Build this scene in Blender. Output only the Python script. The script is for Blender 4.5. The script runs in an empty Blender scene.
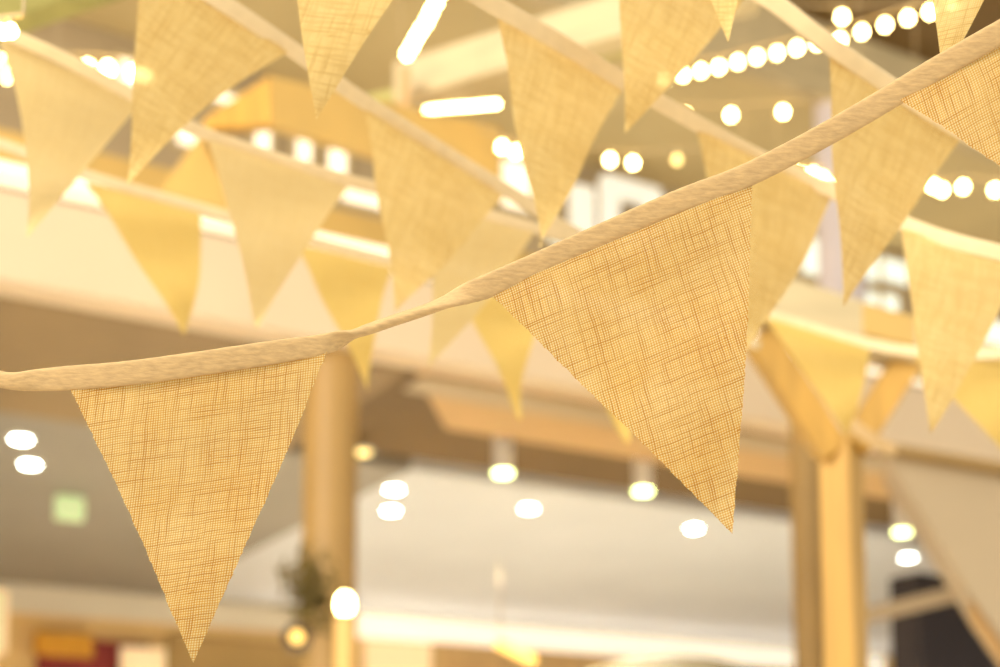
import bpy, math, random
from mathutils import Vector as V, Matrix
random.seed(7)
sc = bpy.context.scene
COL = sc.collection

# ------------------------------------------------------------ camera
LENS = 50.0; FPX = 1000 * LENS / 36; PITCH = math.radians(6); SHY = 0.35
CAM = V((0, 0, 1.6))
cd = bpy.data.cameras.new('camera'); cam = bpy.data.objects.new('camera', cd); COL.objects.link(cam)
cam.location = CAM; cam.rotation_euler = (math.radians(90) + PITCH, 0, 0)
cd.lens = LENS; cd.sensor_width = 36; cd.shift_y = SHY; cd.clip_start = 0.05; cd.clip_end = 200
cd.dof.use_dof = True; cd.dof.focus_distance = 0.955; cd.dof.aperture_fstop = 4.1
sc.camera = cam
FWD = V((0, math.cos(PITCH), math.sin(PITCH))); UP = V((0, -math.sin(PITCH), math.cos(PITCH))); RT = V((1, 0, 0))

# ------------------------------------------------------------ world, exposure, big lights
sc.view_settings.view_transform = 'Standard'; sc.view_settings.look = 'None'
sc.view_settings.gamma = 1; sc.view_settings.exposure = 0.04; sc.view_settings.use_curve_mapping = False
w = bpy.data.worlds.new('world'); sc.world = w; w.use_nodes = True
bg = w.node_tree.nodes['Background']; bg.inputs[0].default_value = (1, .965, .90, 1); bg.inputs[1].default_value = 1.2
sc.cycles.max_bounces = 8; sc.cycles.transparent_max_bounces = 16; sc.cycles.sample_clamp_indirect = 6

def area(name, loc, target, sx, sy, power, col):
    l = bpy.data.lights.new(name, 'AREA'); l.shape = 'RECTANGLE'; l.size = sx; l.size_y = sy
    l.energy = power; l.color = col
    o = bpy.data.objects.new(name, l); COL.objects.link(o); o.location = loc
    o.rotation_euler = (V(target) - V(loc)).to_track_quat('-Z', 'Y').to_euler()
    return o
area('skylight', (-5.5, -2.0, 8.0), (0.5, 6, 3.2), 6, 6, 1900, (1, .94, .86))

# ------------------------------------------------------------ projection helpers (added fill lamps at the gallery and the cove follow the shell)
def ray(x, y): return RT * ((x - 500) / FPX) + UP * ((333.5 - y + SHY * 1000) / FPX) + FWD
def P(x, y, d): return CAM + ray(x, y) * d                  # point at depth d
def PZ(x, y, z):
    r = ray(x, y); return CAM + r * ((z - CAM.z) / r.z)
ZC = 4.5
M0 = PZ(0, 279, ZC); MU = (PZ(1000, 465, ZC) - M0).normalized(); MN = V((-MU.y, MU.x, 0)); ZV = V((0, 0, 1))
def M(a, b, z): return V((M0.x, M0.y, 0)) + MU * a + MN * b + ZV * z
def AZ(x, y, b):                                            # along, height on the wall plane b
    r = ray(x, y); q = V((M0.x, M0.y, 0)) + MN * b
    t = (q - CAM).dot(MN) / r.dot(MN); p = CAM + r * t
    return (p - V((M0.x, M0.y, 0))).dot(MU), p.z
def AB(x, y, z):
    p = PZ(x, y, z) - V((M0.x, M0.y, 0)); return p.dot(MU), p.dot(MN)

# ------------------------------------------------------------ materials
def lin(c):
    c = c / 255; return c / 12.92 if c <= .04045 else ((c + .055) / 1.055) ** 2.4
def rgb(r, g, b): return (lin(r), lin(g), lin(b), 1)
def newmat(name):
    m = bpy.data.materials.new(name); m.use_nodes = True; nt = m.node_tree
    return m, nt, nt.nodes['Principled BSDF'], nt.nodes['Material Output']
def surf(name, c, var=.12, scale=6, rough=.7, stretch=(1, 1, 1), bump=0, metal=0):
    m, nt, b, out = newmat(name); N = nt.nodes; L = nt.links
    tc = N.new('ShaderNodeTexCoord'); mp = N.new('ShaderNodeMapping'); mp.inputs['Scale'].default_value = stretch
    nz = N.new('ShaderNodeTexNoise'); nz.inputs['Scale'].default_value = scale; nz.inputs['Detail'].default_value = 4
    cr = N.new('ShaderNodeValToRGB'); a = rgb(*c)
    cr.color_ramp.elements[0].position = .3; cr.color_ramp.elements[1].position = .7
    cr.color_ramp.elements[0].color = tuple(x * (1 - var) for x in a[:3]) + (1,)
    cr.color_ramp.elements[1].color = tuple(min(1, x * (1 + var)) for x in a[:3]) + (1,)
    L.new(tc.outputs['Object'], mp.inputs[0]); L.new(mp.outputs[0], nz.inputs['Vector']); L.new(nz.outputs[0], cr.inputs[0])
    L.new(cr.outputs[0], b.inputs['Base Color']); b.inputs['Roughness'].default_value = rough; b.inputs['Metallic'].default_value = metal
    if bump:
        bp = N.new('ShaderNodeBump'); bp.inputs['Strength'].default_value = bump; bp.inputs['Distance'].default_value = .01
        L.new(nz.outputs[0], bp.inputs['Height']); L.new(bp.outputs[0], b.inputs['Normal'])
    return m
def glow(name, c, s):
    m, nt, b, out = newmat(name)
    b.inputs['Base Color'].default_value = rgb(*c)
    b.inputs['Emission Color'].default_value = rgb(*c); b.inputs['Emission Strength'].default_value = s
    return m

def cloth(name, thread, light, dark, pitch=.0017, hole=.3, slub=.75, transl=.55):
    m, nt, b, out = newmat(name); N = nt.nodes; L = nt.links
    def math_(op, a, b_=None, clamp=False):
        n = N.new('ShaderNodeMath'); n.operation = op; n.use_clamp = clamp
        for i, q in enumerate((a, b_)):
            if q is None: continue
            if isinstance(q, (int, float)): n.inputs[i].default_value = q
            else: L.new(q, n.inputs[i])
        return n.outputs[0]
    uv = N.new('ShaderNodeUVMap'); uv.uv_map = 'UVMap'
    wn = N.new('ShaderNodeTexNoise'); wn.inputs['Scale'].default_value = 45; wn.inputs['Detail'].default_value = 2
    L.new(uv.outputs[0], wn.inputs['Vector'])
    sub = N.new('ShaderNodeVectorMath'); sub.operation = 'SUBTRACT'; sub.inputs[1].default_value = (.5, .5, .5); L.new(wn.outputs['Color'], sub.inputs[0])
    scl = N.new('ShaderNodeVectorMath'); scl.operation = 'SCALE'; scl.inputs['Scale'].default_value = .0022; L.new(sub.outputs[0], scl.inputs[0])
    add = N.new('ShaderNodeVectorMath'); L.new(uv.outputs[0], add.inputs[0]); L.new(scl.outputs[0], add.inputs[1])
    sx = N.new('ShaderNodeSeparateXYZ'); L.new(add.outputs[0], sx.inputs[0])
    k = 2 * math.pi / pitch
    cu = math_('SINE', math_('MULTIPLY', sx.outputs[0], k)); cv = math_('SINE', math_('MULTIPLY', sx.outputs[1], k))
    hu = math_('MULTIPLY_ADD' if False else 'ADD', math_('MULTIPLY', cu, .5), .5); hv = math_('ADD', math_('MULTIPLY', cv, .5), .5)
    h = math_('MULTIPLY', math_('POWER', hu, .8), math_('POWER', hv, .8))
    def slubs(su, sv, lo, hi):
        mp = N.new('ShaderNodeMapping'); mp.inputs['Scale'].default_value = (su, sv, 1)
        L.new(add.outputs[0], mp.inputs[0])
        n = N.new('ShaderNodeTexNoise'); n.inputs['Scale'].default_value = 1; n.inputs['Detail'].default_value = 2
        L.new(mp.outputs[0], n.inputs['Vector'])
        mr = N.new('ShaderNodeMapRange'); mr.inputs['From Min'].default_value = lo; mr.inputs['From Max'].default_value = hi; mr.clamp = True
        L.new(n.outputs[0], mr.inputs[0]); return mr.outputs[0]
    s1 = slubs(7, 850, .60, .80); s2 = slubs(850, 7, .62, .82); s3 = slubs(110, 190, .70, .78)
    def threads(cross, along):                               # each thread has its own tone, changing slowly along it
        idx = math_('MULTIPLY', math_('FLOOR', math_('DIVIDE', cross, pitch)), 7.31)
        cb = N.new('ShaderNodeCombineXYZ'); L.new(idx, cb.inputs[0]); L.new(math_('MULTIPLY', along, 24), cb.inputs[1])
        n = N.new('ShaderNodeTexNoise'); n.inputs['Scale'].default_value = 1; n.inputs['Detail'].default_value = 1
        L.new(cb.outputs[0], n.inputs['Vector'])
        mr = N.new('ShaderNodeMapRange'); mr.inputs['From Min'].default_value = .46; mr.inputs['From Max'].default_value = .68; mr.clamp = True
        L.new(n.outputs[0], mr.inputs[0]); return mr.outputs[0]
    tt = math_('MAXIMUM', math_('MULTIPLY', threads(sx.outputs[0], sx.outputs[1]), math_('SUBTRACT', 1, hu)), math_('MULTIPLY', threads(sx.outputs[1], sx.outputs[0]), math_('SUBTRACT', 1, hv)))
    broad = slubs(14, 14, .35, .7)
    s = math_('MAXIMUM', math_('MAXIMUM', math_('MAXIMUM', s1, s2), s3), tt)
    s = math_('MULTIPLY', s, slub, True)
    m1 = N.new('ShaderNodeMix'); m1.data_type = 'RGBA'; m1.inputs['A'].default_value = rgb(*thread); m1.inputs['B'].default_value = rgb(*light)  # weave holes get a bright colour standing for backlight coming through
    L.new(math_('ADD', math_('MULTIPLY', h, .9), math_('MULTIPLY', broad, .12), True), m1.inputs['Factor'])
    m2 = N.new('ShaderNodeMix'); m2.data_type = 'RGBA'; m2.inputs['B'].default_value = rgb(*dark)
    L.new(s, m2.inputs['Factor']); L.new(m1.outputs['Result'], m2.inputs['A'])
    col = m2.outputs['Result']
    N.remove(b)
    df = N.new('ShaderNodeBsdfDiffuse'); tr = N.new('ShaderNodeBsdfTranslucent'); tp = N.new('ShaderNodeBsdfTransparent')
    L.new(col, df.inputs[0]); L.new(col, tr.inputs[0])
    bp = N.new('ShaderNodeBump'); bp.inputs['Strength'].default_value = .35; bp.inputs['Distance'].default_value = .0006; bp.invert = True
    L.new(h, bp.inputs['Height']); L.new(bp.outputs[0], df.inputs['Normal'])
    mx = N.new('ShaderNodeMixShader'); mx.inputs[0].default_value = transl; L.new(df.outputs[0], mx.inputs[1]); L.new(tr.outputs[0], mx.inputs[2])
    mt = N.new('ShaderNodeMixShader')
    L.new(math_('MULTIPLY', math_('MULTIPLY', h, h), math_('MULTIPLY', math_('SUBTRACT', 1, s), hole), True), mt.inputs[0])
    L.new(mx.outputs[0], mt.inputs[1]); L.new(tp.outputs[0], mt.inputs[2]); L.new(mt.outputs[0], out.inputs[0])
    return m

MAT = dict(
    jute=cloth('jute', (204, 152, 58), (255, 250, 198), (174, 112, 28)),
    burlap=cloth('burlap', (236, 204, 126), (252, 236, 180), (204, 160, 82), hole=.2, slub=.85, transl=.5),  # mid garlands' cloth, lightened in colour for backlight and haze
    burlap_hazed=cloth('burlap_hazed', (238, 212, 148), (250, 232, 178), (216, 182, 112), hole=.15, slub=.4, transl=.5),  # pennants farther back, haze and backlight put into the pale colour
    golden=cloth('golden_backlit_cloth', (236, 202, 114), (246, 220, 138), (220, 180, 88), hole=.1, slub=.35, transl=.55),  # rearmost pennants, the glow of light from behind mixed into the tone
    tape=surf('cotton_tape', (190, 158, 108), .14, 500, .9, (.25, 1, 1), .12),
    tape_pale=surf('pale_cotton_tape', (232, 208, 162), .05, 60, .9),
    cream=surf('cream_paint', (240, 214, 174), .03, 1.2, .6),
    wood=surf('pine_timber', (192, 148, 68), .22, 3, .55, (6, 6, .6), .2),
    wood_pale=surf('pale_timber', (210, 190, 144), .12, 3, .6, (1, 1, 6)),
    wood_green=surf('greenish_pine', (182, 170, 92), .15, 3, .6, (1, 1, 6)),
    wood_gold=surf('golden_timber', (218, 178, 98), .12, 2, .55),
    wood_orange=surf('orange_timber', (200, 160, 102), .14, 2, .5, (1, 6, 1)),
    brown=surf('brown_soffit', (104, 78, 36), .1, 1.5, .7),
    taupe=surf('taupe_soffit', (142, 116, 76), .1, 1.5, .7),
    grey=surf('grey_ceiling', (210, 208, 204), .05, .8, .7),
    grey_shaded=surf('grey_ceiling_shade', (142, 132, 116), .06, .8, .7),  # left stretch of the same ceiling, its shade put into the colour
    white=surf('white_paint', (246, 240, 226), .03, 2, .6),
    lilac=surf('lilac_grey_paint', (226, 214, 210), .04, 2, .6),
    olive=surf('olive_ceiling', (214, 194, 140), .08, 1, .7),
    darkbrown=surf('dark_brown_ceiling', (122, 94, 46), .12, 1, .7),
    tan=surf('tan_wall', (222, 184, 120), .08, 1.2, .7),
    ochre=surf('ochre_column', (182, 144, 80), .08, 2, .5),
    umber=surf('umber_column', (168, 134, 76), .1, 2, .6),
    beige=surf('beige_panel', (188, 166, 130), .05, 1.5, .6),
    uppergrey=surf('upper_wall_paint', (172, 152, 116), .08, 1.2, .7),
    red=surf('dark_red_paint', (130, 34, 22), .12, 3, .6),
    yellow=surf('amber_panel', (214, 150, 28), .1, 3, .5),
    black=surf('dark_opening', (46, 36, 34), .2, 1, .8),
    oliv=surf('olive_canvas', (120, 102, 48), .12, 4, .8),
    floor=surf('pale_stone_floor', (228, 222, 208), .06, 1, .4),
    steel=surf('brushed_metal', (190, 180, 160), .05, 8, .4),
    cable=surf('cream_cable', (190, 165, 120), .05, 8, .6),
    bulb=glow('warm_bulb', (255, 226, 150), 34),
    bulb_dim=glow('dim_bulb', (255, 226, 140), 2.6),
    lampw=glow('white_downlight', (250, 255, 240), 26),
    lampg=glow('greenish_downlight', (240, 255, 170), 12),
    pane=glow('lit_window', (255, 246, 220), 1.0),
    panec=glow('cool_lit_window', (236, 246, 236), .7),
    sign=glow('white_sign_face', (246, 246, 236), .25),
    greenlit=glow('pale_green_sign', (206, 226, 168), .42),
    cove=glow('cove_light', (255, 246, 226), .55),
    covedim=glow('dim_cove_light', (206, 190, 160), .15),
    warmlit=glow('warm_panel', (244, 218, 168), .35),
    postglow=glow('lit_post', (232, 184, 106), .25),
    amber=glow('amber_lamp', (255, 206, 110), 1.5),
    handle=surf('dark_metal', (80, 60, 40), .1, 6, .4),
)

# ------------------------------------------------------------ object helpers
WPOS = {}
def tag(o, label=None, cat=None, group=None, kind=None):
    if label: o['label'] = label
    if cat: o['category'] = cat
    if group: o['group'] = group
    if kind: o['kind'] = kind
    return o
def empty(name, loc):
    o = bpy.data.objects.new(name, None); COL.objects.link(o); o.location = loc; o.empty_display_size = .05
    WPOS[o.name] = V(loc); return o
class MB:
    def __init__(s): s.v = []; s.f = []; s.uv = None
    def add(s, vs, fs):
        n = len(s.v); s.v += [V(q) for q in vs]; s.f += [tuple(i + n for i in f) for f in fs]; return s
    def hexa(s, bottom, top):                                # two matching 4-point loops
        s.add(list(bottom) + list(top), [(3, 2, 1, 0), (4, 5, 6, 7), (0, 1, 5, 4), (1, 2, 6, 5), (2, 3, 7, 6), (3, 0, 4, 7)]); return s
    def bar(s, p, q, wv, hv):                                # beam p to q, half-width and half-height vectors
        return s.hexa([p - wv - hv, p + wv - hv, p + wv + hv, p - wv + hv], [q - wv - hv, q + wv - hv, q + wv + hv, q - wv + hv])
    def mbox(s, a0, a1, b0, b1, z0, z1):
        return s.hexa([M(a0, b0, z0), M(a1, b0, z0), M(a1, b1, z0), M(a0, b1, z0)], [M(a0, b0, z1), M(a1, b0, z1), M(a1, b1, z1), M(a0, b1, z1)])
    def revolve(s, base, prof, n=24, axis=ZV):               # prof: (radius, height) along axis
        x = axis.orthogonal().normalized(); y = axis.cross(x)
        vs = [base + axis * h + (x * math.cos(2 * math.pi * i / n) + y * math.sin(2 * math.pi * i / n)) * r for r, h in prof for i in range(n)]
        fs = [(k * n + i, k * n + (i + 1) % n, (k + 1) * n + (i + 1) % n, (k + 1) * n + i) for k in range(len(prof) - 1) for i in range(n)]
        fs += [tuple(range(n))[::-1], tuple((len(prof) - 1) * n + i for i in range(n))]
        return s.add(vs, fs)
    def tube(s, pts, r, n=8):
        ring = []
        for i, p in enumerate(pts):
            t = (pts[min(i + 1, len(pts) - 1)] - pts[max(i - 1, 0)]).normalized()
            x = t.cross(ZV).normalized() if abs(t.z) < .98 else V((1, 0, 0)); y = t.cross(x).normalized()
            ring += [p + (x * math.cos(2 * math.pi * j / n) + y * math.sin(2 * math.pi * j / n)) * r for j in range(n)]
        fs = [(k * n + j, k * n + (j + 1) % n, (k + 1) * n + (j + 1) % n, (k + 1) * n + j) for k in range(len(pts) - 1) for j in range(n)]
        fs += [tuple(range(n))[::-1], tuple((len(pts) - 1) * n + i for i in range(n))]
        return s.add(ring, fs)
    def build(s, name, mat, parent=None, bevel=0, smooth=False):
        lo = V([min(p[i] for p in s.v) for i in range(3)]); hi = V([max(p[i] for p in s.v) for i in range(3)])
        org = V(((lo.x + hi.x) / 2, (lo.y + hi.y) / 2, lo.z))
        me = bpy.data.meshes.new(name); me.from_pydata([tuple(p - org) for p in s.v], [], s.f); me.update()
        if s.uv:
            ul = me.uv_layers.new(name='UVMap')
            for l in me.loops: ul.data[l.index].uv = s.uv[l.vertex_index]
        me.materials.append(MAT[mat])
        o = bpy.data.objects.new(name, me); COL.objects.link(o); WPOS[o.name] = org
        if parent: o.parent = parent; o.location = org - WPOS[parent.name]
        else: o.location = org
        if smooth:
            for p in me.polygons: p.use_smooth = True
        if bevel:
            bm = o.modifiers.new('bevel', 'BEVEL'); bm.width = bevel; bm.segments = 2; bm.limit_method = 'ANGLE'
        return o
def struct(o): o['kind'] = 'structure'; return o

def catmull(pts, n=10):
    out = []; P_ = [pts[0]] + list(pts) + [pts[-1]]
    for i in range(1, len(P_) - 2):
        a, b, c, d = P_[i - 1:i + 3]
        for k in range(n):
            t = k / n
            out.append([.5 * ((2 * q) + (-p + r) * t + (2 * p - 5 * q + 4 * r - s_) * t * t + (-p + 3 * q - 3 * r + s_) * t ** 3) for p, q, r, s_ in zip(a, b, c, d)])
    out.append(list(pts[-1])); return out

def tape_mesh(rows, nsub=12, jig=.0):
    """rows: x, y, depth, half width, half thickness, twist in degrees"""
    mb = MB(); n = 14; pts = catmull(rows, nsub); C = [P(r[0], r[1], r[2]) for r in pts]
    for i, r in enumerate(pts):
        t = (C[min(i + 1, len(C) - 1)] - C[max(i - 1, 0)]).normalized()
        wv = t.cross((C[i] - CAM).normalized()).normalized(); tv = t.cross(wv).normalized()
        a = math.radians(r[5]); W = wv * math.cos(a) + tv * math.sin(a); T = -wv * math.sin(a) + tv * math.cos(a)
        for j in range(n):
            q = 2 * math.pi * j / n; cc, ss = math.cos(q), math.sin(q)
            jw = 1 + random.uniform(-jig, jig)
            mb.v.append(C[i] + W * r[3] * jw * math.copysign(abs(cc) ** .6, cc) + T * r[4] * math.copysign(abs(ss) ** .8, ss))
    mb.f = [(k * n + j, k * n + (j + 1) % n, (k + 1) * n + (j + 1) % n, (k + 1) * n + j) for k in range(len(pts) - 1) for j in range(n)]
    mb.f += [tuple(range(n))[::-1], tuple((len(pts) - 1) * n + j for j in range(n))]
    return mb

def pennant_mesh(tl, tr, tip, wav=.004, curl=0.0, bow=(0, 0), n=48, fray=0.0, ph=0):
    """each corner is (x, y, depth); bow: in-plane sideways bulge of left and right edges (fraction)"""
    A, B, T = P(*tl), P(*tr), P(*tip); W = (B - A).length; mid = (A + B) / 2; H = (T - mid).length
    nrm = (B - A).cross(T - A).normalized(); su = (B - A).normalized()
    if nrm.dot(CAM - mid) < 0: nrm = -nrm
    mb = MB(); mb.uv = []; m = n
    for i in range(n + 1):
        t = i / n
        for j in range(m + 1):
            s = j / m
            p = A * (1 - s) * (1 - t) + B * s * (1 - t) + T * t
            k = math.sin(math.pi * min(1, t * 1.02))
            p = p + su * W * k * (bow[0] * (1 - s) + bow[1] * s)
            e = abs(2 * s - 1)
            d = wav * (math.sin(5.0 * s * (1 - t) + 3.2 * t + ph) * t + .5 * math.sin(9 * t + 2 * s + ph))
            d *= min(1, t * 5)
            d += curl * t * t * H
            if fray and (j in (0, m)) and 0 < t < 1: p = p + su * random.uniform(-fray, fray)
            mb.v.append(p + nrm * d); mb.uv.append(((s - .5) * (1 - t) * W + .3 + t * .02, t * H))
    w1 = m + 1
    if fray:                                                 # loose fibre ends along the cut edges
        for side in (0, m):
            for i in range(2, n, 2):
                if random.random() < .35: continue
                p = mb.v[i * w1 + side]; q = p + su * (-1 if side == 0 else 1) * random.uniform(.0004, .0018) + (T - mid).normalized() * random.uniform(-.001, .001)
                k = len(mb.v); mb.v += [p - nrm * 0 + (T - mid).normalized() * .00014, p - (T - mid).normalized() * .00014, q]
                mb.uv += [mb.uv[i * w1 + side]] * 3; mb.f.append((k, k + 1, k + 2))
    for i in range(n):
        for j in range(m): mb.f.append((i * w1 + j, i * w1 + j + 1, (i + 1) * w1 + j + 1, (i + 1) * w1 + j))
    return mb

def bunting(label, tape, pennants, tmat, pmat, group=None):
    root = empty('bunting', P(*tape[0][:3])); tag(root, label, 'bunting', group)
    tape_mesh(tape, jig=.012 if tmat == 'tape' else 0).build('tape', tmat, root, smooth=True)
    for p in pennants:
        o = pennant_mesh(*p[0:3], **(p[3] if len(p) > 3 else {})).build('pennant', pmat, root, smooth=True)
    return root

# ============================================================ BUILDING SHELL
zf = ZC
MB().mbox(-40, 40, -25, 30, -.3, 0).build('floor', 'floor'); struct(bpy.data.objects['floor'])
aL, bO = AB(440, 425, zf); _, bD = AB(440, 474, zf); _, bB = AB(360, 612, zf)
aO, _ = AB(368, 398, zf); aR, _ = AB(905, 560, zf)
# ceiling under the gallery
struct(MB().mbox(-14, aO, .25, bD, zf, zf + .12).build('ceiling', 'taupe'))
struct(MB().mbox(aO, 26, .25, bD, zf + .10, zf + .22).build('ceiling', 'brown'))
pA = M(AB(424, 366, zf)[0], .25, 0); pB = M(AB(444, 427, zf)[0], bO, 0)
q4 = [pA, pB, M(26, bO, 0), M(26, .25, 0)]
struct(MB().hexa([q + ZV * (zf - .02) for q in q4], [q + ZV * (zf + .098) for q in q4]).build('trim_1', 'wood_orange'))
struct(MB().mbox(AB(426, 370, zf)[0], 26, .25, .55, zf - .035, zf - .021).build('trim_2', 'beige'))
aS, _ = AB(352, 500, zf)
struct(MB().mbox(-14, aS, bD, bB + .3, zf, zf + .12).build('ceiling', 'grey_shaded'))
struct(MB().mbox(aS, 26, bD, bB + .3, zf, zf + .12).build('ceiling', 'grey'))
# fascia of the gallery
zt = AZ(0, 187, 0)[1]
struct(MB().mbox(-14, 26, 0, .25, zf, zt).build('trim_3', 'cream', bevel=.02))
struct(MB().mbox(-14, 26, .25, 4.2, zt - .15, zt).build('floor', 'tan'))
# back wall of the lower shops with light cove
struct(MB().mbox(-14, 26, bB, bB + .2, 0, zf).build('wall_back', 'tan'))

# upper storey
bW = 2.6
ZU = 7.6; bq = AB(740, 62, 7.6)[1]
struct(MB().mbox(-14, 30, bW, bW + .2, zt, ZU).build('wall_upper', 'uppergrey'))
struct(MB().mbox(-14, 30, bq, bW + .2, ZU, ZU + .2).build('ceiling', 'olive'))
struct(MB().mbox(-14, 30, -7.5, bq, ZU + .5, ZU + .7).build('ceiling', 'darkbrown'))
struct(MB().mbox(-14, 30, bq - .12, bq - .002, ZU - .12, ZU + .49).build('trim_4', 'wood_pale'))

def added_fill_row(a, b, z, ln, wd, power, col, tgt):
    o = area('added_fill_row', M(a, b, z), M(a, tgt[0], tgt[1]), ln, wd, power, col)
    d = (M(a, tgt[0], tgt[1]) - M(a, b, z)).normalized(); x = MU; y = (-d).cross(x).normalized()
    o.rotation_euler = Matrix((x, y, -d)).transposed().to_euler(); return o
added_fill_row(8, 1.3, zt + .25, 22, .8, 120, (1, .94, .8), (1.0, 7.5))          # added unseen fill behind the parapet, brightens the upper ceiling
added_fill_row(AZ(600, 620, bB)[0], bB - .45, 3.9, 11, .3, 42, (1, .97, .9), (bB - 1.6, 4.5))   # added unseen fill, brightens the ceiling before the cove

# gallery parapet: glowing strips and timber band
def band(name, y0, y1, x, b0, b1, mat):
    z1 = AZ(x, y0, b0)[1]; z0 = AZ(x, y1, b0)[1]
    return MB().mbox(-14, 26, b0, b1, z0, z1)
rail = empty('balcony_parapet', M(0, .1, zt)); tag(rail, 'long golden timber balcony band above the cream fascia, with white light strips below', 'balcony')
band('p', 212, 238, 350, .05, .15, '').build('timber_band', 'wood_gold', rail)
band('p', 240, 248, 350, .08, .14, '').build('light_strip', 'pane', rail)
band('p', 248, 251, 350, .06, .2, '').build('rail', 'wood_pale', rail)
band('p', 251, 256, 350, .08, .14, '').build('light_strip', 'pane', rail)

# upper lit windows
wi = 0
def window(x0, y0, x1, y1, mat, b=bW):
    global wi; wi += 1
    a0, z1 = AZ(x0, y0, b); a1, z0 = AZ(x1, y1, b); a1 = max(a1, a0 + .06)
    if z0 > z1: z0, z1 = z1, z0
    fr = MB(); t = .03
    fr.mbox(a0 - t, a1 + t, b - .05, b + .02, z0 - t, z0).mbox(a0 - t, a1 + t, b - .05, b + .02, z1, z1 + t)
    fr.mbox(a0 - t, a0, b - .05, b + .02, z0, z1).mbox(a1, a1 + t, b - .05, b + .02, z0, z1)
    o = struct(fr.build('window_%d' % wi, 'wood_pale'))
    MB().mbox(a0, a1, b - .03, b - .002, z0, z1).build('pane', mat, o)
for r in [(208, 92, 234, 108), (176, 124, 196, 150), (254, 122, 268, 156), (295, 134, 309, 166), (327, 142, 344, 180), (340, 190, 384, 212), (205, 158, 222, 182),
          (500, 160, 528, 214), (118, 60, 142, 92)]:
    window(*r, 'pane')
for r in [(798, 236, 824, 280), (834, 240, 850, 284), (856, 250, 876, 284), (879, 258, 906, 288), (856, 290, 876, 316), (880, 294, 896, 318), (975, 318, 1012, 350), (545, 236, 590, 252)]:
    window(*r, 'panec')

# letters of the shop sign over the gallery
def letter(name, strokes, label):
    mb = MB()
    for x0, y0, x1, y1 in strokes:
        a0, z1 = AZ(x0, y0, bW - .3); a1, _ = AZ(x1, y0, bW - .3); _, z0 = AZ(x0, y1, bW - .3)
        mb.mbox(a0, a1, bW - .42, bW - .3, z0, z1)
    o = mb.build(name, 'sign', bevel=.01); tag(o, label, 'sign letter', 'sign letters on the upper wall'); return o
letter('sign_letter', [(568, 188, 588, 236)], 'white upright sign letter left of the bigger square-holed letter')
aa, z1 = AZ(598, 178, bW - .3); a2, _ = AZ(656, 178, bW - .3); _, z0 = AZ(598, 250, bW - .3)
hh = z1 - z0; st = .25 * (a2 - aa)
mb = MB().mbox(aa, aa + st, bW - .42, bW - .3, z0, z1)
mb.mbox(aa + st, a2 - .03, bW - .42, bW - .3, z1 - .24 * hh, z1)
mb.mbox(a2 - st, a2, bW - .42, bW - .3, z1 - .80 * hh, z1 - .10 * hh)
mb.mbox(aa + st, a2 - .03, bW - .42, bW - .3, z1 - .92 * hh, z1 - .70 * hh)
tag(mb.build('sign_letter', 'sign', bevel=.01), 'large white sign letter with a square hole, above the front tape', 'sign letter', 'sign letters on the upper wall')

# round grey pillar of the upper storey and golden timber canopy
pc = AZ(838, 100, -.9); c0 = M(AZ(840, 200, .6)[0], .6, zt)
struct(MB().revolve(c0, [(.19, 0), (.19, ZU - zt)], 28).build('trim_5', 'lilac', smooth=False))

# columns under the gallery
def column(x, d, r, z1, name, mat, label):
    p = P(x, 500, d); b = V((p.x, p.y, 0)); mb = MB().revolve(b, [(r * 1.25, 0), (r * 1.25, .12), (r, .16), (r, z1 - .06), (r * 1.12, z1 - .04), (r * 1.12, z1)], 32)
    o = mb.build(name, mat); tag(o, label, 'column'); return o
column(330, 8.5, .165, zf, 'round_column', 'ochre', 'wide ochre column behind the tip of the left large pennant')
column(806, 9.3, .10, zf, 'round_column', 'umber', 'brown column just left of the yellow timber post')

# ============================================================ LIGHTS OF THE BUILDING
def downlight(x, y, pend, kind, label, group, z=zf):
    p = PZ(x, y, z + (-.34 if pend else 0) + (0.10 if pend else 0)); zb = z - (.24 if pend else .02)
    p = PZ(x, y, zb); r = .074
    e = empty('pendant_downlight' if pend else 'recessed_downlight', V((p.x, p.y, zb))); tag(e, label, 'ceiling light', group)
    top = z + (.10 if pend else 0)
    if pend: MB().revolve(V((p.x, p.y, zb)), [(r, .012), (r, top - zb)], 28).build('cylinder_shade', 'white', e)
    else: MB().revolve(V((p.x, p.y, zb)), [(r * 1.15, .004), (r * 1.2, .012), (r * 1.2, .02)], 28).build('rim', 'white', e)
    sl = bpy.data.lights.new('downlight_beam', 'SPOT'); sl.energy = 500; sl.spot_size = math.radians(110); sl.spot_blend = .6; sl.color = (1, .95, .84); sl.shadow_soft_size = .06
    so = bpy.data.objects.new('downlight_beam', sl); COL.objects.link(so); so.location = (p.x, p.y, zb - .03)
    MB().revolve(V((p.x, p.y, zb)), [(r * .85, -.004), (r * .92, .0), (r * .92, .0115)], 28).build('lens', kind, e)
G1 = 'cylinder downlights on the brown ceiling'; G2 = 'white downlights in the grey ceiling'
downlight(503, 474, True, 'lampg', 'pale cylinder downlight on the brown ceiling, leftmost of the three', G1)
downlight(643, 492, True, 'lampg', 'pale cylinder downlight on the brown ceiling left of the large tilted pennant tip', G1)
downlight(902, 533, True, 'lampg', 'pale cylinder downlight on the brown ceiling right of the timber post', G1)
for x, y, l in [(21, 440, 'white downlight at the far left edge, upper one of the pair'), (30, 465, 'white downlight at the far left edge, lower one of the pair'),
                (394, 490, 'white downlight right of the ochre column, upper one of the pair'), (391, 511, 'white downlight right of the ochre column, lower one of the pair'),
                (529, 509, 'white downlight below the leftmost cylinder downlight'), (694, 529, 'white downlight left of the tip of the large tilted pennant'),
                (908, 558, 'white downlight right of the timber post, below a cylinder downlight')]:
    downlight(x, y, False, 'lampw', l, G2)
downlight(362, 453, False, 'bulb_dim', 'dim yellowish downlight beside the top of the ochre column', G2, zf)

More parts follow.
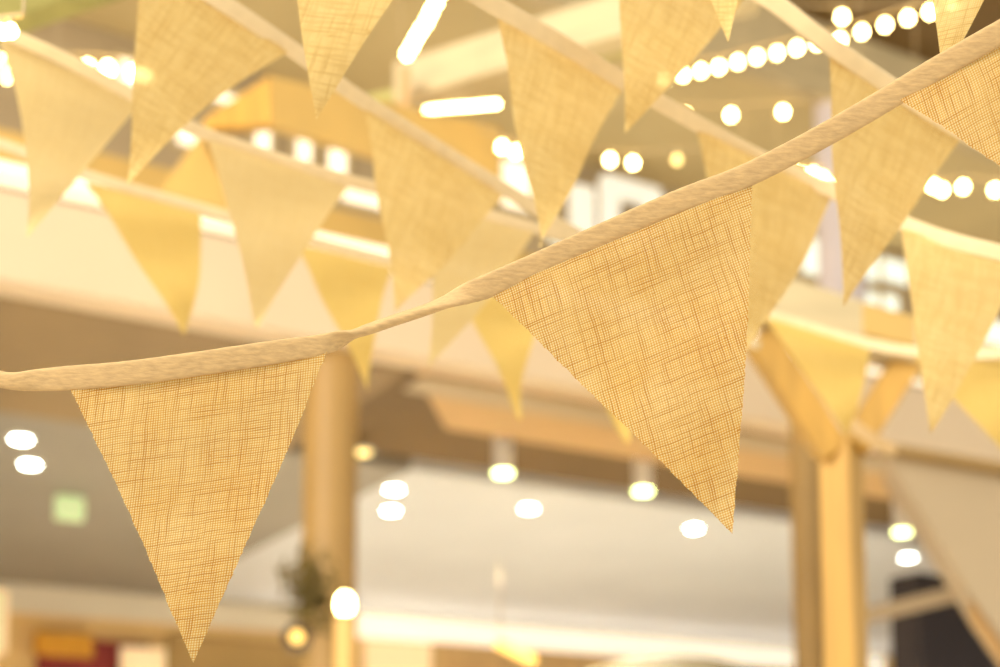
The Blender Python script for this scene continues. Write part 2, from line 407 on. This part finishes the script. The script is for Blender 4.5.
cv = MB(); zz1 = AZ(360, 613, bB)[1]; zz0 = AZ(360, 638, bB)[1]
o = MB().mbox(AZ(356, 620, bB)[0], AZ(790, 640, bB)[0] + 2, bB - .06, bB, zz0, zz1).build('cove_light', 'cove'); tag(o, 'long white glowing light cove above the lower shopfronts', 'light')
o = MB().mbox(-14, AZ(356, 620, bB)[0], bB - .06, bB, zz0, zz1).build('cove_light', 'covedim'); tag(o, 'dim beige light band above the red shopfront on the left', 'light')

# shopfront pieces on the lower back wall
def wallbox(x0, y0, x1, y1, name, mat, label, cat, b=None, dep=.08, parent=None, back=.006):
    b = bB if b is None else b
    a0, z1 = AZ(x0, y0, b - dep); a1, _ = AZ(x1, y0, b - dep); _, z0 = AZ((x0 + x1) / 2, y1, b - dep)
    o = MB().mbox(a0, a1, b - dep, b - back, max(z0, .02), z1).build(name, mat, parent, bevel=.01)
    if parent is None: tag(o, label, cat)
    return o
wallbox(38, 636, 150, 730, 'shopfront_panel', 'red', 'dark red shopfront wall panel at the lower left', 'panel')
wallbox(36, 631, 94, 656, 'sign_board', 'yellow', 'amber sign board on top of the dark red shopfront', 'sign', dep=.2, back=.09)
wallbox(122, 646, 166, 700, 'poster', 'warmlit', 'white poster board in front of the dark red shopfront', 'poster', dep=.3, back=.21)
wallbox(-20, 588, 9, 652, 'light_box', 'warmlit', 'tall cream light box at the left edge', 'light box', dep=1.2)
wallbox(168, 634, 300, 730, 'shopfront_panel', 'umber', 'brown shopfront wall panel beside the ochre column', 'panel')
wallbox(366, 640, 432, 720, 'light_box', 'warmlit', 'wide cream lit display box right of the ochre column', 'light box', dep=.1)
wallbox(432, 642, 800, 730, 'shopfront_panel', 'wood_orange', 'tan timber shopfront panel under the white light cove', 'panel')
wallbox(57, 494, 85, 519, 'exit_sign', 'greenlit', 'pale green glowing sign hanging at the left', 'sign', b=bD + 2.2, dep=.1)

# fluorescent-like warm lamp tube and the lantern post near the column
def capsule(p, q, r):
    ax = (q - p).normalized(); L_ = (q - p).length
    prof = [(r * math.sin(a), -r * math.cos(a)) for a in [.15, .5, .9, 1.3]] + [(r, 0), (r, L_)] + [(r * math.cos(a), L_ + r * math.sin(a)) for a in [.3, .7, 1.1, 1.45]]
    return MB().revolve(p, prof, 20, ax)
lp = empty('tube_lamp', P(515, 650, 7)); tag(lp, 'short glowing amber tube lamp slanting near the bottom edge', 'lamp')
capsule(P(500, 644, 7), P(532, 660, 7), .028).build('tube', 'amber', lp, smooth=True)
MB().tube([P(500, 644, 7), P(500, 610, 7.02), PZ(500, 560, zf)], .004).build('cord', 'cable', lp)
p = P(345, 600, 6.5); fl = empty('lamp_post', V((p.x, p.y, 0))); tag(fl, 'slim golden lamp post with a glowing round head before the ochre column', 'lamp')
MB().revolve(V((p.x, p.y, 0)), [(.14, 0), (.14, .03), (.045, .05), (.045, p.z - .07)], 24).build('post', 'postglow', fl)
MB().revolve(p - ZV * .07, [(.012, 0), (.034, .016), (.04, .05), (.034, .08), (.016, .1)], 24).build('globe', 'bulb', fl, smooth=True)
p = P(297, 637, 6.9); fl = empty('wall_lamp', p); tag(fl, 'small round lamp with a dark brown rim left of the golden lamp post', 'lamp')
MB().revolve(p, [(.07, 0), (.075, .02), (.06, .05)], 24, (CAM - p).normalized()).build('housing', 'handle', fl)
MB().revolve(p + (CAM - p).normalized() * .05, [(.035, 0), (.03, .02), (.012, .03)], 24, (CAM - p).normalized()).build('bulb', 'amber', fl)
# dark foliage clump by the column
pp = P(310, 592, 7.8); fo = MB()
for i in range(260):
    c = pp + V((random.gauss(0, .06), random.gauss(0, .06), random.gauss(0, .11))); d = V((random.gauss(0, 1), random.gauss(0, 1), random.gauss(0, 1))).normalized(); e = d.orthogonal().normalized()
    fo.add([c, c + d * .05 + e * .015, c + d * .1, c + d * .05 - e * .015], [(0, 1, 2, 3)])
pl = empty('potted_tree', V((pp.x, pp.y, 0))); tag(pl, 'small dark brown leafy tree standing against the ochre column', 'plant')
fo.build('foliage', 'oliv', pl)
MB().revolve(V((pp.x, pp.y, .4)), [(.015, 0), (.01, pp.z - .4)], 10).build('trunk', 'umber', pl)
MB().revolve(V((pp.x, pp.y, 0)), [(.12, 0), (.16, .4), (.14, .4), (.13, .36)], 20).build('pot', 'steel', pl)
# olive parasol at the bottom
pp = P(670, 655, 10); um = empty('parasol', V((pp.x, pp.y, 0))); tag(um, 'olive green parasol, only its rounded top showing at the bottom edge', 'parasol')
MB().revolve(pp - ZV * .45, [(1.35, 0), (1.1, .14), (.75, .29), (.35, .41), (.04, .45)], 8).build('canopy', 'oliv', um)
MB().revolve(V((pp.x, pp.y, 0)), [(.25, 0), (.25, .05), (.025, .06), (.025, pp.z - .1)], 16).build('pole', 'handle', um)

# stair / escalator flank at the right
dS = 7.5
esc = empty('escalator', P(1000, 700, dS)); tag(esc, 'beige underside of an escalator slanting up at the right edge', 'escalator')
front = [P(884, 452, dS), P(1120, 492, dS), P(1120, 810, dS), P(982, 612, dS)]
back = [q + V((.25, .9, .05)) for q in front]
MB().hexa([front[3], front[2], front[1], front[0]], [back[3], back[2], back[1], back[0]]).build('flank', 'beige', esc)
MB().bar(P(884, 449, dS - .05), P(1120, 489, dS - .05), V((0, .05, 0)), ZV * .022).build('handrail', 'umber', esc)
MB().bar(P(984, 612, dS + .1), P(1110, 800, dS + .1), V((.1, .05, 0)), ZV * .05).build('lower_trim', 'wood_orange', esc)
x0 = wallbox(918, 572, 1060, 760, 'dark_doorway', 'black', 'dark open doorway under the escalator at the lower right', 'doorway', b=AB(940, 562, zf - .1)[1], dep=.4)
MB().bar(P(850, 620, 9), P(978, 588, 9), V((0, .05, 0)), ZV * .05).build('handrail', 'beige')
tag(bpy.data.objects['handrail.001'] if 'handrail.001' in bpy.data.objects else bpy.data.objects['handrail'], 'beige sloping handrail in front of the dark doorway', 'handrail')

# ============================================================ TIMBER PAVILION
DP = 3.4
base = P(842, 500, DP); dirB = (P(1000, 372, 3.78) - P(755, 295, 3.25)); dirB.z = 0; dirB.normalize(); dirN = V((-dirB.y, dirB.x, 0))
ztop = P(843, 345, DP).z
zb = P(843, 322, DP).z
pv = empty('timber_post', V((base.x, base.y, 0))); tag(pv, 'yellow pine post with two slanting braces carrying a pale beam, at the right', 'post')
q0 = V((base.x, base.y, 0)); ang = math.radians(50)
du = V((math.cos(ang), math.sin(ang), 0)); dn = V((-math.sin(ang), math.cos(ang), 0))
hw = .040
zj = P(843, 436, DP).z
mbp = MB().hexa([q0 + du * i * hw + dn * j * hw for i, j in ((-1, -1), (1, -1), (1, 1), (-1, 1))], [q0 + du * i * hw + dn * j * hw + ZV * zj for i, j in ((-1, -1), (1, -1), (1, 1), (-1, 1))])
mbp.build('post', 'wood', pv, bevel=.004)
for (xb, yb, xt, yt, dt) in [(832, 452, 757, 336, DP - .05), (852, 448, 906, 362, DP + .08)]:
    a = P(xb, yb, DP); b = P(xt, yt, dt); ax = (b - a).normalized(); sd = ax.cross(V((0, 1, 0))).normalized(); th = ax.cross(sd).normalized()
    MB().bar(a, b, sd * .036, th * .036).build('brace', 'wood', pv, bevel=.004)
bm0 = P(735, 292, 3.30); bm1 = P(1030, 385, 3.62)
axb = (bm1 - bm0).normalized()
MB().bar(bm0, bm1, V((-axb.y, axb.x, 0)) * .05, ZV * .055).build('beam', 'wood_pale', pv, bevel=.005)
bd = MB().mbox(0, .1, 0, .1, 0, .1)
o = MB().bar(P(864, 320, 3.2), P(914, 332, 3.25), V((0, .01, 0)), ZV * .035).build('board', 'wood_gold', pv)

# golden canopy fascia (timber) at the upper left
cn = empty('timber_canopy', P(370, 140, 5)); tag(cn, 'golden timber canopy fascia with a corner, at the upper left behind the pennants', 'canopy')
d1, d2, d3 = 4.6, 4.9, 5.4
def slab(p4, nrm, th, name, mat, par):
    q4 = [p + nrm * th for p in p4]; return MB().hexa(p4, q4).build(name, mat, par)
slab([P(272, 124, d1), P(500, 192, d3), P(500, 128, d3), P(270, 76, d1)], V((-.2, 1, 0)).normalized(), .05, 'side_panel', 'wood_gold', cn)
slab([P(202, 128, d2), P(271.5, 124, d1), P(269.5, 76, d1), P(205, 118, d2)], V((.2, 1, 0)).normalized(), .05, 'front_panel', 'wood', cn)
slab([P(160, 190, 4.9), P(238, 214, 5), P(215, 150, 5), P(200, 134, 4.9)], V((.1, 1, 0)).normalized(), .05, 'gusset', 'wood_gold', cn)
# beams overhead
o = MB().bar(P(-60, 32, 2.6), P(125, -30, 2.9), V((0, .03, 0)), ZV * .042).build('overhead_beam', 'wood_green', bevel=.004); tag(o, 'greenish yellow timber beam crossing the top left corner', 'beam')
rb = empty('roof_beam', P(510, 60, 5)); tag(rb, 'pale yellow timber roof beam slanting behind the pennants at the top', 'beam')
MB().bar(P(395, 90, 5.4), P(760, -20, 4.6), V((0, .06, 0)), ZV * .08).build('beam', 'wood_pale', rb, bevel=.005)
MB().bar(P(330, 112, 5.5), P(700, 30, 4.9), V((0, .03, 0)), ZV * .02).build('batten', 'wood_green', rb)
MB().bar(P(405, 70, 5.2), P(405, 150, 5.2), V((.018, 0, 0)), V((0, .03, 0))).build('hanger', 'wood_orange', rb)

# ============================================================ STRING LIGHTS
def string_light(pts, label, dep=(5, 5), mat='bulb', r=.0155, dims=(), ext=True):
    n = len(pts); D = [dep[0] + (dep[1] - dep[0]) * i / max(1, n - 1) for i in range(n)]
    W = [P(x, y, d) for (x, y), d in zip(pts, D)]
    root = empty('string_light', W[0]); tag(root, label, 'string lights', 'warm festoon strings')
    up = ZV * (r * 2.4)
    cp = [w_ + up for w_ in W]
    if ext and n > 1: cp = [cp[0] - (cp[1] - cp[0]) * 1.5] + cp + [cp[-1] + (cp[-1] - cp[-2]) * 1.5]
    if n == 1: cp = [cp[0] + V((-.4, 0, .03)), cp[0], cp[0] + V((.4, 0, .03))]
    MB().tube([V(q) for q in catmull([tuple(q) for q in cp], 5)], .003, 6).build('cable', 'cable', root)
    if n > 1:
        for e_ in (cp[0], cp[-1]):                           # thin wires hang the string from the ceiling
            q_ = e_ - M(0, 0, 0); b_ = q_.dot(MN); zc_ = ZU if bq < b_ else ZU + .5
            MB().tube([e_, V((e_.x, e_.y, zc_))], .0015, 5).build('hanging_wire', 'cable', root)
    for i, c in enumerate(W):
        s = MB().revolve(c + ZV * (r * .9), [(r * .5, 0), (r * .5, r * 1.4), (r * .25, r * 1.6)], 10).build('socket', 'cable', root)
        MB().revolve(c, [(r * .15, -r * 1.05), (r * .6, -r * .85), (r * .95, -r * .35), (r, .1 * r), (r * .75, .65 * r), (r * .5, r * .95)], 14).build('bulb', 'bulb_dim' if i in dims else mat, s, smooth=True)
string_light([(664, 80), (683, 75), (701, 71), (719, 67), (738, 62), (757, 57), (777, 53), (797, 48), (817, 43), (840, 40), (862, 32), (885, 25), (908, 18), (930, 12), (952, 5)], 'long string of round warm bulbs rising to the top right corner', (5.4, 4.6))
string_light([(685, 115), (731, 115), (783, 112)], 'string of three warm bulbs below the long rising string', (5, 5))
string_light([(610, 160), (633, 163), (677, 160)], 'string of three warm bulbs above the white sign letters, the right one dim', (5, 5), dims=(2,))
string_light([(792, 170), (802, 175), (813, 174), (822, 178), (829, 186)], 'short crowded string of bulbs beside the right hanging pennant', (5, 5), r=.014)
string_light([(933, 186), (942, 190), (963, 187), (995, 190), (1020, 192)], 'string of warm bulbs at the right edge under the tilted pennant', (5, 5))
string_light([(502, 147), (516, 152)], 'pair of warm bulbs left of the central hanging pennant', (5, 5), r=.016)
string_light([(842, 17)], 'single warm bulb above the long rising string', (4.5, 4.5))
string_light([(428 + i * 6.2, 109.5 - i * .5) for i in range(12)], 'glowing row of merged bulbs left of the central pennant', (6.0, 5.4), r=.011)
string_light([(440, -8), (436, 2), (431, 12), (427, 21), (421, 30), (416, 38), (412, 46), (407, 54)], 'bright steep run of merged bulbs at the top centre', (3.6, 4.2), r=.014)
string_light([(88, 68), (108, 69), (134, 73), (146, 76)], 'string of bright bulbs between the two left pennants', (4.4, 4.6), r=.019)
string_light([(3, 32), (11, 31)], 'pair of bulbs glaring in the top left corner', (1.5, 1.5), r=.007)
string_light([(1, 58), (4, 70), (7, 80)], 'small steep bulbs at the left edge beside the first pennant', (4.6, 4.6), r=.006)

# ============================================================ BUNTING
h = .0078
main = [(-60, 370, .96, .006, .003, 60), (-20, 374, .96, .0058, .003, 40), (10, 381, .957, .006, .003, 12), (40, 380, .955, .0075, .0016, 0), (70, 378, .953, .0082, .0012, 0), (130, 373, .95, .0082, .0012, 0), (200, 363.5, .95, .0082, .0012, 0),
        (270, 353, .952, .0080, .0012, 0), (322, 344.5, .955, .0070, .0012, 0), (343, 338, .957, .0066, .0016, 40), (360, 332, .958, .0062, .0034, 92), (395, 320, .957, .0060, .0036, 100), (428, 309, .955, .0062, .0034, 105), (450, 300, .952, .0068, .0022, 130), (468, 293, .951, .0072, .0014, 170), (490, 285, .95, .0080, .0014, 180), (540, 263, .95, h, .0012, 180), (600, 236, .95, h, .0012, 180), (680, 201, .945, h, .0012, 180), (745, 176, .94, h, .0012, 180),
        (810, 143, .935, h, .0012, 180), (870, 109, .93, h, .0012, 180), (940, 67, .92, h, .0012, 180), (1010, 27, .91, h, .0012, 180), (1090, -20, .90, h, .0012, 180)]
bunting('in-focus burlap bunting of large woven pennants on a cream tape across the front', main, [
    ((68, 384, .955), (331, 342, .957), (193, 662, .93), dict(wav=.003, fray=.0005, n=90, bow=(.012, .01))),
    ((489, 293, .952), (752, 183, .942), (733, 532, .92), dict(wav=.004, fray=.0005, n=90, bow=(.0, .012), ph=1.5)),
    ((897, 98, .927), (1170, -60, .90), (1150, 265, .88), dict(wav=.004, fray=.0005, n=70, ph=.6)),
], 'tape', 'jute')

def T(pts, hw, ht=.0012): return [(x, y, d, hw, ht, 0) for x, y, d in pts]
# upper front garland, tape above the frame
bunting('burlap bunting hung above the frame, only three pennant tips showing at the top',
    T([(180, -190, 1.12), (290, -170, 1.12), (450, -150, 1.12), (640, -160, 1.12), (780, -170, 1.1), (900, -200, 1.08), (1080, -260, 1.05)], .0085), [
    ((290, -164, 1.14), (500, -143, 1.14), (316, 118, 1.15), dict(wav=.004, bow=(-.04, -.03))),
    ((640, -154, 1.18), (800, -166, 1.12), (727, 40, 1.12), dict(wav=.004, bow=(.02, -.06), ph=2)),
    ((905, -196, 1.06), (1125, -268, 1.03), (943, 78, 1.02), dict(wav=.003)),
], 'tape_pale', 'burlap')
# B
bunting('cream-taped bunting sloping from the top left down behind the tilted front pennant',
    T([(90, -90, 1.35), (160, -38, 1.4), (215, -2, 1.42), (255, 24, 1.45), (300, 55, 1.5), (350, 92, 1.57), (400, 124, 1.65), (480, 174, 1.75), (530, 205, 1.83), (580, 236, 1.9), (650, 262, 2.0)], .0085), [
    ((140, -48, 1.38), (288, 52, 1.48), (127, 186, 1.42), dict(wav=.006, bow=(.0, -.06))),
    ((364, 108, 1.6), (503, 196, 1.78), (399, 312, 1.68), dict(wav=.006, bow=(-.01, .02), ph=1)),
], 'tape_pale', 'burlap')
# G
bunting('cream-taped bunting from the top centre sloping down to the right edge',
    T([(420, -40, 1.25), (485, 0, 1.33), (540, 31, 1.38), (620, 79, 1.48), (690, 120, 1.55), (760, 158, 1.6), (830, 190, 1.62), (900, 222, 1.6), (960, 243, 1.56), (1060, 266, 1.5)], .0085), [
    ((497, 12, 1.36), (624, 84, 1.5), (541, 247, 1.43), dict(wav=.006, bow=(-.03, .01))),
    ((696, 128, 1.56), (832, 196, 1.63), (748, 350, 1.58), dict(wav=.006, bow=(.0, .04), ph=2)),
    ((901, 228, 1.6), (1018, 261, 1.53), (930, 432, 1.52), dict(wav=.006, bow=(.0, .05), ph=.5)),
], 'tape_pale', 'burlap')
# H
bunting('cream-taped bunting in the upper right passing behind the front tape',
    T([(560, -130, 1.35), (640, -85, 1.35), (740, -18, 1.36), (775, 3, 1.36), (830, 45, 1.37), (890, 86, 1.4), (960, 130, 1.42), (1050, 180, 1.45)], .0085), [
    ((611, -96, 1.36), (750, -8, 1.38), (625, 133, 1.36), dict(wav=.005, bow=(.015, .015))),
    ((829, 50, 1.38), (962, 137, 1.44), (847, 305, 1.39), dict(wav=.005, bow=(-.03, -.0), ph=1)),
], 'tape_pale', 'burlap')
# C
bunting('pale haze-toned bunting starting at the top left corner and dropping to the right',
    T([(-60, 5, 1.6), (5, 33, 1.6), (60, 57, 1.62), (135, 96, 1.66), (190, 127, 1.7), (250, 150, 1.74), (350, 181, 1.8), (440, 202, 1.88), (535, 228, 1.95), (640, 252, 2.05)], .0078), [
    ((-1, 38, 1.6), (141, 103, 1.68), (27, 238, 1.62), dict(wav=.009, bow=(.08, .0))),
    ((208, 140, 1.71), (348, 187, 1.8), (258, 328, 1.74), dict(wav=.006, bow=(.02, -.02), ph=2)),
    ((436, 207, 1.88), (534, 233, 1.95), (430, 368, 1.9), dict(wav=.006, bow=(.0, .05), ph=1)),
], 'tape_pale', 'burlap_hazed')
# D
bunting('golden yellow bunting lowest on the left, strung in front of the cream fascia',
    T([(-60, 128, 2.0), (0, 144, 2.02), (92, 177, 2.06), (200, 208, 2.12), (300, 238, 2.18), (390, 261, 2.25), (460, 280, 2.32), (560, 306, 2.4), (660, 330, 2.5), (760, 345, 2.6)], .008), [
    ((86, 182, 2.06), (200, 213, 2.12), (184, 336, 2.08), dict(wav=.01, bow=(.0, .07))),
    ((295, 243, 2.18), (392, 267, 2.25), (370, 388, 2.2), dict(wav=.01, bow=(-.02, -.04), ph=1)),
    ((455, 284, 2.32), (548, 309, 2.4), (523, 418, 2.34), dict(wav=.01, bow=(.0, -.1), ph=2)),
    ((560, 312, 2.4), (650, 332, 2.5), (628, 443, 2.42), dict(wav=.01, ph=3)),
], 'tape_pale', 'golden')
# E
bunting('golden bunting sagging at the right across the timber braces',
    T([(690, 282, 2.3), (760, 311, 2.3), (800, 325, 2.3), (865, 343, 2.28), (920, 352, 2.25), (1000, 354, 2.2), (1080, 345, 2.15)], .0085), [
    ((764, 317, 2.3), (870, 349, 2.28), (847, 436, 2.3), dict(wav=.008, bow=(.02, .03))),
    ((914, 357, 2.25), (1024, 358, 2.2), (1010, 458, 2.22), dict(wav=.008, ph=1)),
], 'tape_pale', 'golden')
o = tape_mesh(T([(822, 388, 3.25), (835, 408, 3.22), (862, 432, 3.2), (896, 452, 3.2)], .014)).build('ribbon', 'tape', smooth=True)
tag(o, 'loose pale ribbon end hanging diagonally across the top of the timber post', 'ribbon')
